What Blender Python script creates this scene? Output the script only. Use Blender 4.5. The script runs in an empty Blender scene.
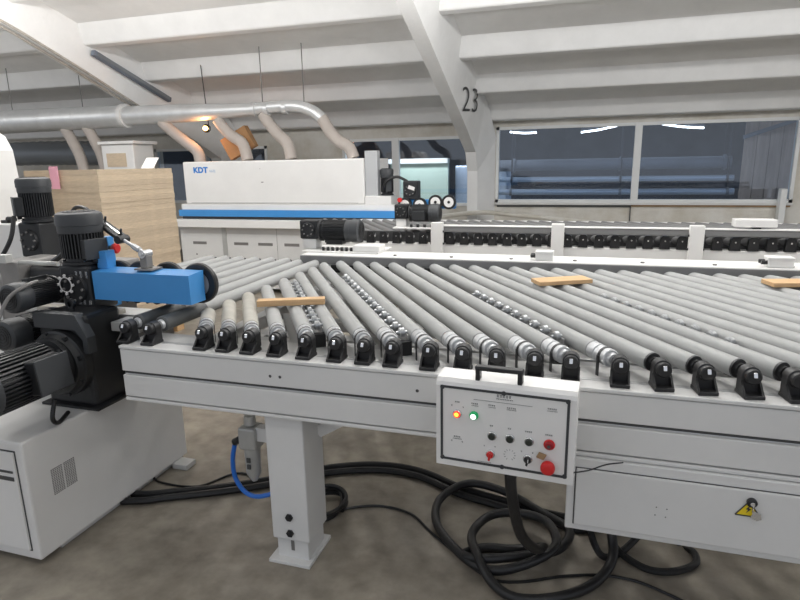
import bpy, bmesh, math, random
from mathutils import Vector, Matrix
random.seed(7)
S = bpy.context.scene
COL = S.collection
PI = math.pi
# ---------------------------------------------------------------- camera, world, lights, exposure
def norm(v): return Vector(v).normalized()
XC = -norm((-1907, -101, 580))                 # world X in camera axes (right, down, forward)
ZC = -norm((45, 2470, 580)); ZC = (ZC - XC * ZC.dot(XC)).normalized()
YC = ZC.cross(XC)
if YC.z < 0: YC = -YC
EYE = Vector((0, 0, 1.55))
right = Vector((XC.x, YC.x, ZC.x)); down = Vector((XC.y, YC.y, ZC.y)); fwd = Vector((XC.z, YC.z, ZC.z))
cd = bpy.data.cameras.new('camera'); cam = bpy.data.objects.new('camera', cd); COL.objects.link(cam)
cam.matrix_world = Matrix(((right.x, -down.x, -fwd.x, EYE.x), (right.y, -down.y, -fwd.y, EYE.y),
                           (right.z, -down.z, -fwd.z, EYE.z), (0, 0, 0, 1)))
cd.sensor_width = 36; cd.lens = 36 * 580 / 800; cd.clip_start = .05; cd.clip_end = 200
S.camera = cam
S.view_settings.view_transform = 'Standard'; S.view_settings.look = 'None'
S.view_settings.gamma = 1; S.view_settings.use_curve_mapping = False
S.view_settings.exposure = 0.2
w = bpy.data.worlds.new('world'); S.world = w; w.use_nodes = True
w.node_tree.nodes['Background'].inputs[0].default_value = (.86, .91, 1, 1)
w.node_tree.nodes['Background'].inputs[1].default_value = 0.6
def area(name, loc, sx, sy, power, up=False, col=(1, .97, .93), rot=None):
    l = bpy.data.lights.new(name, 'AREA'); l.shape = 'RECTANGLE'; l.size = sx; l.size_y = sy; l.energy = power; l.color = col
    o = bpy.data.objects.new(name, l); COL.objects.link(o); o.location = loc
    o.rotation_euler = rot if rot else ((PI, 0, 0) if up else (0, 0, 0))
def tube_and_fill_light(x, y, z, e, n=3, L=2.4, col=(1, .985, .965)):
    for k in range(n):
        l = bpy.data.lights.new('tube_and_fill_light', 'POINT'); l.energy = e / n; l.color = col; l.shadow_soft_size = .10
        o = bpy.data.objects.new('tube_and_fill_light', l); COL.objects.link(o); o.location = (x + (k - (n - 1) / 2) * L / n, y, z)
for x, y, z, e in [(-4.0, 3.6, 3.2, 95), (.0, 3.6, 3.2, 110), (4.0, 3.6, 3.2, 100), (-3.0, .2, 3.8, 36), (1.6, .2, 3.8, 27), (-5.2, 4.7, 2.76, 24), (-1.0, 4.7, 2.72, 40), (3.6, 4.7, 2.72, 44), (-9.0, 5.0, 2.8, 26), (-5.5, 1.2, 3.2, 20)]:  # far row and last left lamp are unseen, added to brighten roof and boards
    tube_and_fill_light(x, y, z, e)

# ---------------------------------------------------------------- materials
def mat(name, col, rough=.5, metal=0., noise=0., nscale=8., bump=0., bscale=40., emit=None, estr=1., spec=.5, stretch=None, col2=None):
    m = bpy.data.materials.new(name); m.use_nodes = True
    nt = m.node_tree; b = nt.nodes['Principled BSDF']
    b.inputs['Base Color'].default_value = (*col, 1); b.inputs['Roughness'].default_value = rough
    b.inputs['Metallic'].default_value = metal; b.inputs['Specular IOR Level'].default_value = spec
    if emit: b.inputs['Emission Color'].default_value = (*emit, 1); b.inputs['Emission Strength'].default_value = estr
    if noise or bump or col2:
        tc = nt.nodes.new('ShaderNodeTexCoord'); mp = nt.nodes.new('ShaderNodeMapping')
        nt.links.new(tc.outputs['Object'], mp.inputs[0])
        if stretch: mp.inputs['Scale'].default_value = stretch
    if noise or col2:
        n = nt.nodes.new('ShaderNodeTexNoise'); n.inputs['Scale'].default_value = nscale; n.inputs['Detail'].default_value = 6
        n.inputs['Roughness'].default_value = .62
        nt.links.new(mp.outputs[0], n.inputs['Vector'])
        r = nt.nodes.new('ShaderNodeValToRGB')
        c2 = col2 if col2 else tuple(c * (1 - noise) for c in col)
        r.color_ramp.elements[0].color = (*c2, 1); r.color_ramp.elements[1].color = (*col, 1)
        r.color_ramp.elements[0].position = .33; r.color_ramp.elements[1].position = .66
        nt.links.new(n.outputs['Fac'], r.inputs[0]); nt.links.new(r.outputs[0], b.inputs['Base Color'])
    if bump:
        n2 = nt.nodes.new('ShaderNodeTexNoise'); n2.inputs['Scale'].default_value = bscale; n2.inputs['Detail'].default_value = 4
        nt.links.new(mp.outputs[0], n2.inputs['Vector'])
        bp = nt.nodes.new('ShaderNodeBump'); bp.inputs['Strength'].default_value = bump; bp.inputs['Distance'].default_value = .01
        nt.links.new(n2.outputs['Fac'], bp.inputs['Height']); nt.links.new(bp.outputs[0], b.inputs['Normal'])
    return m
M = {}
M['white'] = mat('white_paint', (.80, .79, .77), .42, noise=.05, nscale=3)
M['white2'] = mat('white_powder_coat', (.72, .715, .70), .4, noise=.05, nscale=4)
M['alu'] = mat('anodised_aluminium', (.58, .58, .58), .42, .5, noise=.06, nscale=5)
M['groove'] = mat('groove_dark', (.07, .07, .07), .6)
M['rubber'] = mat('grey_roller_rubber', (.37, .375, .37), .5, noise=.10, nscale=14)
M['rubber_dusty'] = mat('dusty_roller_rubber', (.46, .44, .39), .6, noise=.2, nscale=12)
M['rubber_dark'] = mat('dark_roller_rubber', (.10, .105, .105), .5, noise=.2, nscale=10)
M['steel'] = mat('zinc_steel', (.66, .67, .68), .26, .85)
M['rubber_far'] = mat('worn_far_roller', (.20, .20, .20), .75, noise=.1)
M['satin'] = mat('satin_sleeve', (.56, .57, .58), .42, .4)
M['dull_chrome'] = mat('worn_chrome', (.42, .43, .44), .35, .7)
M['chrome'] = mat('chrome', (.8, .8, .8), .14, 1.)
M['black'] = mat('black_plastic', (.017, .017, .018), .42)
M['motor'] = mat('black_motor_paint', (.020, .021, .023), .45, noise=.3, nscale=9)
M['cover'] = mat('dark_fan_cover', (.045, .048, .052), .5)
M['hose'] = mat('black_hose', (.012, .012, .013), .42)
M['blue'] = mat('blue_paint', (.055, .27, .62), .38, noise=.04)
M['bluehose'] = mat('blue_tube', (.02, .16, .62), .3)
M['red'] = mat('red_plastic', (.62, .02, .02), .35)
M['darkred'] = mat('dark_red_plastic', (.36, .012, .02), .35)
M['darkgreen'] = mat('dark_button', (.02, .025, .02), .4)
M['wood'] = mat('wood_lath', (.68, .44, .23), .6, noise=.22, nscale=9, stretch=(1, 9, 9))
M['mdf'] = mat('chipboard', (.60, .48, .345), .7, noise=.16, nscale=16, stretch=(1, 1, 5))
M['mdf2'] = mat('chipboard_pale', (.66, .53, .38), .7, noise=.16, nscale=16, stretch=(1, 1, 5))
M['concrete'] = mat('concrete_wall', (.74, .72, .67), .8, col2=(.57, .53, .45), nscale=2.2, bump=.25)
M['white_conc'] = mat('whitewashed_concrete', (.88, .88, .87), .75, noise=.08, nscale=2.5, bump=.3, bscale=18)
M['frame'] = mat('window_frame_paint', (.76, .77, .76), .45)
M['galv'] = mat('galvanised_sheet', (.70, .71, .71), .38, .5, noise=.12, nscale=5)
M['flex'] = mat('beige_flexible_hose', (.46, .41, .37), .6, noise=.08)
M['darkflex'] = mat('dark_corrugated_duct', (.24, .26, .28), .45, .3)
M['pink'] = mat('pink_paper', (.85, .42, .52), .7)
M['paper'] = mat('white_paper', (.8, .78, .76), .7)
M['cover_grey'] = mat('grey_cover', (.46, .47, .48), .5)
M['rail_grey'] = mat('rail_grey', (.20, .20, .20), .5)
M['ink'] = mat('printed_ink', (.05, .05, .05), .6)
M['logo_blue'] = mat('logo_blue', (.02, .20, .62), .5)
M['logo_grey'] = mat('logo_grey', (.42, .52, .66), .5)
M['yellow'] = mat('warning_yellow', (.88, .66, .02), .5)
M['rust'] = mat('brown_board', (.36, .23, .12), .7, noise=.3, nscale=6)
M['cast'] = mat('grey_cast_metal', (.26, .25, .24), .5, .3, noise=.25, nscale=6)
M['dullsteel'] = mat('dull_steel_plate', (.52, .52, .50), .4, .3, noise=.15, nscale=6)
M['cardboard'] = mat('cardboard', (.40, .22, .10), .8, noise=.15)
M['dusty'] = mat('dust_covered_metal', (.45, .42, .37), .7, noise=.3, nscale=14)
M['tube_glow'] = mat('reflected_tube_glow', (1, 1, 1), .4, emit=(1, 1, .98), estr=5)  # glow of the tubes that stand in for lamp reflections
M['bulb'] = mat('lit_bulb', (1, .8, .5), .4, emit=(1, .62, .22), estr=7)
M['lit_red'] = mat('lit_red_lamp', (.8, .05, .02), .3, emit=(1, .04, .02), estr=.9)
M['lit_yellow'] = mat('lit_yellow_lamp', (.9, .5, .05), .3, emit=(1, .55, .06), estr=1.6)
M['lit_green'] = mat('green_ring', (.01, .35, .12), .3, emit=(.01, .4, .12), estr=.25)
M['lit_white'] = mat('lit_white_lens', (.8, 1, .9), .3, emit=(.75, 1, .86), estr=1.6)
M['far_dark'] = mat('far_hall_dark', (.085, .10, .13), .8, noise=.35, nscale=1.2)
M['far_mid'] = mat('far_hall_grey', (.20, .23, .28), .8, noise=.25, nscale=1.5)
M['far_pipe'] = mat('far_hall_pipe', (.42, .50, .62), .35, .2)
M['far_wood'] = mat('far_hall_boards', (.50, .40, .34), .8, noise=.3, nscale=3, stretch=(5, 5, .6))
M['far_green'] = mat('pale_green_wall', (.52, .64, .55), .6)
def floor_mat():
    m = mat('concrete_floor', (.185, .165, .135), .42, bump=.12, bscale=14)
    nt = m.node_tree; b = nt.nodes['Principled BSDF']
    tc = nt.nodes.new('ShaderNodeTexCoord')
    n1 = nt.nodes.new('ShaderNodeTexNoise'); n1.inputs['Scale'].default_value = 2.4; n1.inputs['Detail'].default_value = 8; n1.inputs['Roughness'].default_value = .65
    n2 = nt.nodes.new('ShaderNodeTexNoise'); n2.inputs['Scale'].default_value = 11; n2.inputs['Detail'].default_value = 5
    nt.links.new(tc.outputs['Object'], n1.inputs[0]); nt.links.new(tc.outputs['Object'], n2.inputs[0])
    r1 = nt.nodes.new('ShaderNodeValToRGB'); r1.color_ramp.elements[0].color = (.215, .187, .15, 1); r1.color_ramp.elements[1].color = (.42, .375, .305, 1)
    r1.color_ramp.elements[0].position = .32; r1.color_ramp.elements[1].position = .7
    r2 = nt.nodes.new('ShaderNodeValToRGB'); r2.color_ramp.elements[0].color = (.72, .72, .72, 1); r2.color_ramp.elements[1].color = (1, 1, 1, 1)
    r2.color_ramp.elements[0].position = .3; r2.color_ramp.elements[1].position = .6
    mx = nt.nodes.new('ShaderNodeMixRGB'); mx.blend_type = 'MULTIPLY'; mx.inputs[0].default_value = 1
    nt.links.new(n1.outputs['Fac'], r1.inputs[0]); nt.links.new(n2.outputs['Fac'], r2.inputs[0])
    nt.links.new(r1.outputs[0], mx.inputs[1]); nt.links.new(r2.outputs[0], mx.inputs[2]); nt.links.new(mx.outputs[0], b.inputs['Base Color'])
    return m
M['floor'] = floor_mat()
def glass_mat():
    m = bpy.data.materials.new('window_glass'); m.use_nodes = True; nt = m.node_tree
    for n in list(nt.nodes): nt.nodes.remove(n)
    out = nt.nodes.new('ShaderNodeOutputMaterial'); mx = nt.nodes.new('ShaderNodeMixShader'); t = nt.nodes.new('ShaderNodeBsdfTransparent')
    g = nt.nodes.new('ShaderNodeBsdfGlossy'); g.inputs['Roughness'].default_value = .04
    t.inputs[0].default_value = (.84, .90, .97, 1); mx.inputs[0].default_value = .09
    nt.links.new(t.outputs[0], mx.inputs[1]); nt.links.new(g.outputs[0], mx.inputs[2]); nt.links.new(mx.outputs[0], out.inputs[0])
    return m
M['glass'] = glass_mat()

# ---------------------------------------------------------------- mesh builder
def basis(d):
    d = Vector(d).normalized(); a = Vector((0, 0, 1)) if abs(d.z) < .9 else Vector((1, 0, 0))
    u = d.cross(a).normalized(); return d, u, d.cross(u)
class MB:
    def __init__(s): s.v = []; s.f = []; s.sm = []
    def add(s, vs, fs, smooth=False):
        k = len(s.v); s.v += [Vector(p) for p in vs]; s.f += [tuple(i + k for i in f) for f in fs]; s.sm += [smooth] * len(fs); return s
    def box(s, x0, x1, y0, y1, z0, z1, bev=0., rz=0., seg=2):
        bm = bmesh.new(); bmesh.ops.create_cube(bm, size=1)
        c = Vector(((x0 + x1) / 2, (y0 + y1) / 2, (z0 + z1) / 2))
        for v in bm.verts: v.co = Vector((v.co.x * (x1 - x0), v.co.y * (y1 - y0), v.co.z * (z1 - z0)))
        if bev: bmesh.ops.bevel(bm, geom=bm.edges[:], offset=bev, segments=seg, affect='EDGES', profile=.5)
        bm.verts.index_update(); R = Matrix.Rotation(rz, 3, 'Z')
        s.add([R @ v.co + c for v in bm.verts], [[v.index for v in f.verts] for f in bm.faces]); bm.free(); return s
    def obox(s, c, ax, ay, az, bev=0.):
        """box about c with half-extent vectors"""
        c, ax, ay, az = map(Vector, (c, ax, ay, az)); k = len(s.v)
        t = MB(); t.box(-1, 1, -1, 1, -1, 1)
        if bev:
            la, lb, lc = ax.length, ay.length, az.length; t = MB(); t.box(-la, la, -lb, lb, -lc, lc, bev)
            return s.add([c + ax / la * p.x + ay / lb * p.y + az / lc * p.z for p in t.v], t.f)
        return s.add([c + ax * p.x + ay * p.y + az * p.z for p in t.v], t.f)
    def lathe(s, p0, d, prof, n=20, smooth=True, caps=True):
        """prof: list of (distance along d, radius)"""
        d, u, w_ = basis(d); p0 = Vector(p0); vs = []; fs = []
        for (t, r) in prof:
            for k in range(n):
                a = 2 * PI * k / n; vs.append(p0 + d * t + (u * math.cos(a) + w_ * math.sin(a)) * r)
        for i in range(len(prof) - 1):
            for k in range(n):
                fs.append((i * n + k, i * n + (k + 1) % n, (i + 1) * n + (k + 1) % n, (i + 1) * n + k))
        s.add(vs, fs, smooth)
        if caps:
            s.add(vs[:n], [tuple(range(n))[::-1]]); s.add(vs[-n:], [tuple(range(n))])
        return s
    def cyl(s, p0, p1, r, r1=None, n=16):
        p0, p1 = Vector(p0), Vector(p1); L = (p1 - p0).length
        return s.lathe(p0, p1 - p0, [(0, r), (L, r if r1 is None else r1)], n)
    def tube(s, pts, r, n=10, sub=6, ribs=0.):
        P = [Vector(p) for p in pts]; path = []
        if len(P) > 2:
            Q = [P[0] * 2 - P[1]] + P + [P[-1] * 2 - P[-2]]
            for i in range(1, len(Q) - 2):
                a, b, c, d = Q[i - 1:i + 3]
                for k in range(sub):
                    t = k / sub
                    path.append(.5 * ((2 * b) + (c - a) * t + (2 * a - 5 * b + 4 * c - d) * t * t + (3 * b - a - 3 * c + d) * t ** 3))
            path.append(P[-1])
        else: path = P
        vs = []; fs = []; d0, u, w_ = basis(path[1] - path[0])
        for i, p in enumerate(path):
            d = (path[min(i + 1, len(path) - 1)] - path[max(i - 1, 0)]).normalized()
            u = (u - d * u.dot(d)).normalized(); w_ = d.cross(u)
            rr = (r[0] + (r[1] - r[0]) * i / (len(path) - 1)) if isinstance(r, tuple) else r
            if ribs: rr *= 1 + (ribs if i % 2 else -ribs)
            for k in range(n):
                a = 2 * PI * k / n; vs.append(p + (u * math.cos(a) + w_ * math.sin(a)) * rr)
        for i in range(len(path) - 1):
            for k in range(n): fs.append((i * n + k, i * n + (k + 1) % n, (i + 1) * n + (k + 1) % n, (i + 1) * n + k))
        s.add(vs, fs, True); s.add(vs[:n], [tuple(range(n))[::-1]]); s.add(vs[-n:], [tuple(range(n))]); return s
    def prism(s, poly, axis, a, b):
        """poly: 2D outline; axis 'x': (y,z) outline swept x a..b ; 'y': (x,z) ; 'z': (x,y)"""
        n = len(poly)
        def P(q, t): return (t, q[0], q[1]) if axis == 'x' else (q[0], t, q[1]) if axis == 'y' else (q[0], q[1], t)
        vs = [P(q, a) for q in poly] + [P(q, b) for q in poly]
        fs = [tuple(range(n)), tuple(range(2 * n - 1, n - 1, -1))] + [(i, i + n, (i + 1) % n + n, (i + 1) % n) for i in range(n)]
        return s.add(vs, fs)
    def build(s, name, m, parent=None, org=None):
        off = Vector(parent['_o']) if parent is not None and '_o' in parent else Vector(org) if org else Vector((0, 0, 0))
        me = bpy.data.meshes.new(name); me.from_pydata([p - off for p in s.v], [], s.f)
        me.polygons.foreach_set('use_smooth', s.sm)
        bm = bmesh.new(); bm.from_mesh(me)
        bmesh.ops.remove_doubles(bm, verts=bm.verts[:], dist=1e-6); bmesh.ops.recalc_face_normals(bm, faces=bm.faces[:]); 
        for e in bm.edges:
            if len(e.link_faces) == 2 and e.calc_face_angle(0) > .62: e.smooth = False
        bm.to_mesh(me); bm.free()
        me.materials.append(M[m] if isinstance(m, str) else m); me.update()
        o = bpy.data.objects.new(name, me); COL.objects.link(o)
        if parent is not None: o.parent = parent; o['_o'] = tuple(off)
        elif org: o.location = org
        return o
KEEP = []
def thing(name, label, cat, loc, group=None, rz=None, rot=None, local=False):
    """Empty at the thing's base; its parts are given in world coordinates (local=True: in the thing's own)."""
    o = bpy.data.objects.new(name, None); COL.objects.link(o); o.location = loc; o.empty_display_size = .1
    if rot is not None: o.rotation_euler = rot
    o['label'] = label; o['category'] = cat; o['_o'] = (0, 0, 0) if local else tuple(loc)
    if group: o['group'] = group
    return o
def tag(o, label, cat, group=None, kind=None):
    o['label'] = label; o['category'] = cat
    if group: o['group'] = group
    if kind: o['kind'] = kind
    return o
def struct(mb, name, m, label, cat, org=None):
    o = mb.build(name, m, None, org); o['kind'] = 'structure'; o['label'] = label; o['category'] = cat; return o
def dup(root, loc, label=None):
    r = root.copy(); COL.objects.link(r); r.location = loc
    if label: r['label'] = label
    def rec(a, b):
        for ch in [c for c in bpy.data.objects if c.parent == a]:
            d = ch.copy(); COL.objects.link(d); d.parent = b; rec(ch, d)
    rec(root, r); return r
def dupchild(o, parent, loc=None, rz=None):
    d = o.copy(); COL.objects.link(d); d.parent = parent
    if loc is not None: d.location = loc
    if rz is not None: d.rotation_euler.z = rz
    for ch in [c for c in bpy.data.objects if c.parent == o]:
        e = ch.copy(); COL.objects.link(e); e.parent = d
    return d
def text(name, body, size, m, parent, loc, rot, ext=.001, xs=1., bold=0.):
    cu = bpy.data.curves.new('t', 'FONT'); cu.body = body; cu.size = size; cu.extrude = ext; cu.align_x = 'LEFT'; cu.offset = bold
    t = bpy.data.objects.new('t', cu); COL.objects.link(t)
    dg = bpy.context.evaluated_depsgraph_get(); me = bpy.data.meshes.new_from_object(t.evaluated_get(dg))
    bpy.data.objects.remove(t); me.materials.clear(); me.materials.append(M[m]); me.name = name
    o = bpy.data.objects.new(name, me); COL.objects.link(o); o.rotation_euler = rot; o.scale = (xs, 1, 1)
    if parent is not None: o.parent = parent; o.location = Vector(loc) - Vector(parent['_o'])
    else: o.location = loc
    return o

# ================================================================ SETTING
W = 9.5
def roof(y): return 2.1 + .28 * (W - y)
f = MB(); f.box(-16, 14, -6, 18, -.2, 0); struct(f, 'floor', 'floor', 'mottled grey brown concrete floor under the machines', 'floor')
# roof: slab planks carried by ribs parallel to the window wall
r = MB()
r.prism([(W + .3, roof(W + .3) + .175), (-3, roof(-3) + .175), (-3, roof(-3) + .36), (W + .3, roof(W + .3) + .36)], 'x', -16, 12)
for yb in [9.25 - 1.02 * k for k in range(0, 12)]:
    zb = roof(yb) + .0
    r.prism([(yb - .05, zb + .015), (yb - .035, zb + .002), (yb + .06, zb - .012), (yb + .075, zb), (yb + .12, zb + .25), (yb - .20, zb + .28)], 'x', -16, 12)
struct(r, 'ceiling', 'white_conc', 'whitewashed ribbed concrete roof sloping up from the windows', 'ceiling')
# window wall, with openings
def wall_with_openings(name, label, x0, x1, y0, y1, z0, z1, ops):
    b = MB(); ops = sorted(ops); x = x0
    for (a, c, lo, hi) in ops:
        b.box(x, a, y0, y1, z0, z1); b.box(a, c, y0, y1, z0, lo); b.box(a, c, y0, y1, hi, z1); x = c
    b.box(x, x1, y0, y1, z0, z1); return struct(b, name, 'concrete', label, 'wall')
WIN = [(-1.33, 2.82, .92, 2.08), (-3.95, -1.62, .86, 1.97), (-7.8, -5.4, .9, 1.9), (2.95, 6.8, .92, 2.08)]
wall_with_openings('wall_back', 'stained concrete wall below and around the long windows', -16, 12, W, W + .22, 0, 2.45, WIN)
def window(n, op, mull, label):
    x0, x1, z0, z1 = op
    fr = MB(); t = .045
    fr.box(x0, x1, W - .02, W + .08, z0, z0 + t); fr.box(x0, x1, W - .02, W + .08, z1 - t, z1)
    fr.box(x0, x0 + t, W - .02, W + .08, z0, z1); fr.box(x1 - t, x1, W - .02, W + .08, z0, z1)
    o = struct(fr, f'window_{n}', 'frame', label, 'window')
    for (a, b_) in mull: MB().box(a, b_, W - .03, W + .06, z0, z1, .005).build('mullion', 'frame', o)
    xs = [x0] + [(a + b_) / 2 for a, b_ in mull] + [x1]
    for a, b_ in zip(xs[:-1], xs[1:]):
        MB().box(a + .01, b_ - .01, W + .015, W + .021, z0 + .01, z1 - .01).build('pane', 'glass', o)
window(1, WIN[0], [(.70, .80)], 'long two pane window right of the numbered concrete column')
window(2, WIN[1], [(-3.06, -2.94)], 'window with pale green room behind, left of the numbered column')
window(3, WIN[2], [(-6.7, -6.63)], 'small dark window behind the boards at far left')
window(4, WIN[3], [(4.8, 4.9)], 'window cut off by the right edge of the photo')
s_ = MB(); s_.box(-1.33, 2.82, W - .06, W + .02, .885, .92, .004); struct(s_, 'trim_1', 'white2', 'white window sill ledge under the long window', 'sill')
s_ = MB(); s_.box(.72, 2.80, W - .035, W, .86, .885); struct(s_, 'trim_2', 'rust', 'brown board strip below the sill on the right half', 'trim')
s_ = MB(); s_.box(-1.3, .71, W - .03, W, .85, .872); s_.box(.70, .715, W - .03, W, .62, .872); struct(s_, 'trim_3', 'groove', 'dark strip below the sill beside the column', 'trim')
# concrete frames (column + haunched rafter)
def frame(n, xa, xb, label, number=None):
    SO = [(9.14, 0), (9.12, 1.42), (8.95, 1.70), (8.3, 1.97), (6.8, 2.53), (5.4, 3.05), (2.5, roof(2.5) - .08), (-3, roof(-3) - .05)]
    DE = [(W + .02, 0), (W + .02, 1.42), (W + .02, 1.9), (8.9, roof(8.9) + .2), (7.2, roof(7.2) + .2), (5.6, roof(5.6) + .2), (2.5, roof(2.5) + .2), (-3, roof(-3) + .2)]
    xt = [xb + .23] * 3 + [xb + .16] * 5
    b = MB(); k = len(SO); vs = [(xa, *p) for p in SO] + [(xb, *p) for p in SO] + [(xt[i], *p) for i, p in enumerate(DE)] + [(xa - .02, *p) for p in DE]; fs = []
    for i in range(k - 1):
        for q in range(4): r0, r1 = q * k, ((q + 1) % 4) * k; fs.append((r0 + i, r0 + i + 1, r1 + i + 1, r1 + i))
    fs += [(0, k, 2 * k, 3 * k), (k - 1, 2 * k - 1, 3 * k - 1, 4 * k - 1)]
    b.add(vs, fs); o = struct(b, f'trim_{n}', 'white_conc', label, 'column'); o['_o'] = (0, 0, 0)
    if number:
        t = text('painted_number', number, 1.0, 'ink', o, (0, 0, 0), (0, 0, 0), .0, 1, -.012)
        me = t.data; x0 = min(v.co.x for v in me.vertices); x1 = max(v.co.x for v in me.vertices); y1 = max(v.co.y for v in me.vertices)
        P, U, V = (Vector(q) for q in NUMPTS)
        x0 += .0
        for v in me.vertices: v.co = P + (U - P) * ((v.co.x - x0) / (x1 - x0)) + (V - P) * (v.co.y / y1)
    return o
NUMPTS = [(-1.538, 7.777, 2.200), (-1.457, 8.443, 2.234), (-1.485, 7.534, 2.477)]
frame(4, -1.72, -1.56, 'whitewashed concrete column and rafter painted with the number 23', '23')
frame(5, -6.20, -6.0, 'whitewashed concrete rafter with two conduits at upper left')
frame(6, 3.35, 3.55, 'concrete column just right of the photo')
c = MB()
for dx, dz in ((.10, .03), (.22, .03)):
    c.tube([(-6.2 + dx, y, z - dz) for y, z in ((2.5, roof(2.5) - .1), (5.4, 3.05), (6.8, 2.53), (8.3, 1.97))], .014, 6, 2)
tag(c.build('conduit', 'dusty', None, (-6.1, 5.4, 3.0)), 'pair of thin conduits running under the upper left rafter', 'conduit')
t = thing('strip_lamp', 'dark unlit strip lamp on the side of the upper left rafter', 'lamp', (-5.88, 6.9, 2.72))
MB().obox((-5.86, 6.9, 2.74), (.03, 0, 0), (0, .68, -.215), (0, .010, .030)).build('housing', 'far_mid', t)
MB().obox((-5.825, 6.9, 2.74), (.006, 0, 0), (0, .64, -.203), (0, .006, .018)).build('diffuser', 'darkflex', t)

# ---------------- hall seen through the glass
b = MB(); b.box(-16, 12, 16.5, 16.7, 0, 4.2); struct(b, 'wall_far', 'far_dark', 'dim bluish far wall seen through the glass', 'wall')
b = MB(); b.box(-16, 12, W + .25, 16.5, 2.95, 3.1)
for k in range(6): b.box(-16, 12, 10.4 + k, 10.5 + k, 2.78, 2.96)
struct(b, 'ceiling_far', 'far_dark', 'dim ceiling of the hall behind the glass', 'ceiling')
def far_pipe(z, y, r_, label):
    t = thing('overhead_pipe', label, 'pipe', (0, y, z), 'pipes behind the long window')
    MB().cyl((-1.6, y, z), (2.3, y, z), r_).build('pipe_run', 'far_mid' if r_ > .08 else 'far_pipe', t)
    for x in (-1.2, .6, 2.2): MB().cyl((x - .02, y, z), (x + .02, y, z), r_ * 1.25).build('collar', 'far_mid', t); MB().cyl((x, y + r_ * .6, z), (x, y + r_ * .6, 2.95), .008, n=6).build('hanger', 'far_dark', t)
far_pipe(1.24, 10.6, .045, 'upper pale blue pipe running behind the long window')
far_pipe(1.03, 10.5, .05, 'lower pale blue pipe running behind the long window')
far_pipe(1.48, 10.9, .10, 'thick dim blue pipe highest behind the long window')
t = thing('board_partition', 'brownish upright boards behind the right end of the window', 'partition', (2.75, 10.3, 0))
for k in range(6): MB().box(2.33 + k * .17, 2.49 + k * .17, 10.3, 10.34, 0, 2.7).build('board', 'far_wood', t)
MB().obox((2.8, 10.27, 2.02), (.5, 0, .17), (0, .02, 0), (0, 0, .03)).build('brace', 'far_mid', t)
for i, (xa, za, xb_, zb, lab) in enumerate([(-1.253, 2.055, -.80, 2.03, 'glowing tube standing in for the lamp reflection nearest the numbered column'),
        (-.069, 2.012, .50, 2.10, 'tilted glowing tube standing in for a lamp reflection left of the window mullion'),
        (1.179, 2.10, 1.80, 2.02, 'glowing tube standing in for a lamp reflection right of the mullion')]):  # lamp reflections in the pane, built as glowing tubes behind it
    t = thing('reflected_tube', lab, 'lamp', (xa, 10.6, za), 'glowing tubes standing in for reflections')
    MB().tube([(xa, 10.6, za), ((xa + xb_) / 2, 10.6, (za + zb) / 2 - .012), (xb_, 10.6, zb)], .016, 8).build('tube', 'tube_glow', t)
    MB().obox(((xa + xb_) / 2, 10.6, (za + zb) / 2 + .05), ((xb_ - xa) / 2, 0, (zb - za) / 2), (0, .03, 0), (0, 0, .02)).build('housing', 'far_mid', t)
    for q in (.2, .8): MB().cyl((xa + (xb_ - xa) * q, 10.6, za + (zb - za) * q + .05), (xa + (xb_ - xa) * q, 10.6, 2.96), .006, n=6).build('hanger', 'far_mid', t)
t = thing('room_partition', 'pale green lit partition behind the left window', 'partition', (-3.2, 11, 0))
MB().box(-3.55, -2.42, 10.9, 11.0, 0, 1.62).build('panel', 'far_green', t); MB().box(-3.95, -2.42, 10.85, 11.02, 1.55, 1.64).build('top_rail', 'tube_glow' if 0 else 'frame', t)
area('partition_lamp', (-3.0, 10.2, 2.6), 1.2, .2, 55, rot=(math.radians(25), 0, 0))
area('far_hall_lamp', (0.8, 12.5, 2.6), 5, .3, 75, col=(.75, .86, 1))
area('far_hall_lamp', (-6, 12.5, 2.6), 3, .3, 16, col=(.75, .86, 1))
t = thing('far_cabinet', 'white machine cabinet behind the glass left of the column', 'cabinet', (-2.0, 11.2, 0))
MB().box(-2.35, -1.35, 11.2, 11.9, 0, 1.50, .03).build('body', 'far_pipe', t); MB().box(-2.0, -1.82, 11.15, 11.2, 1.0, 1.28).build('screen', 'far_dark', t)

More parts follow.
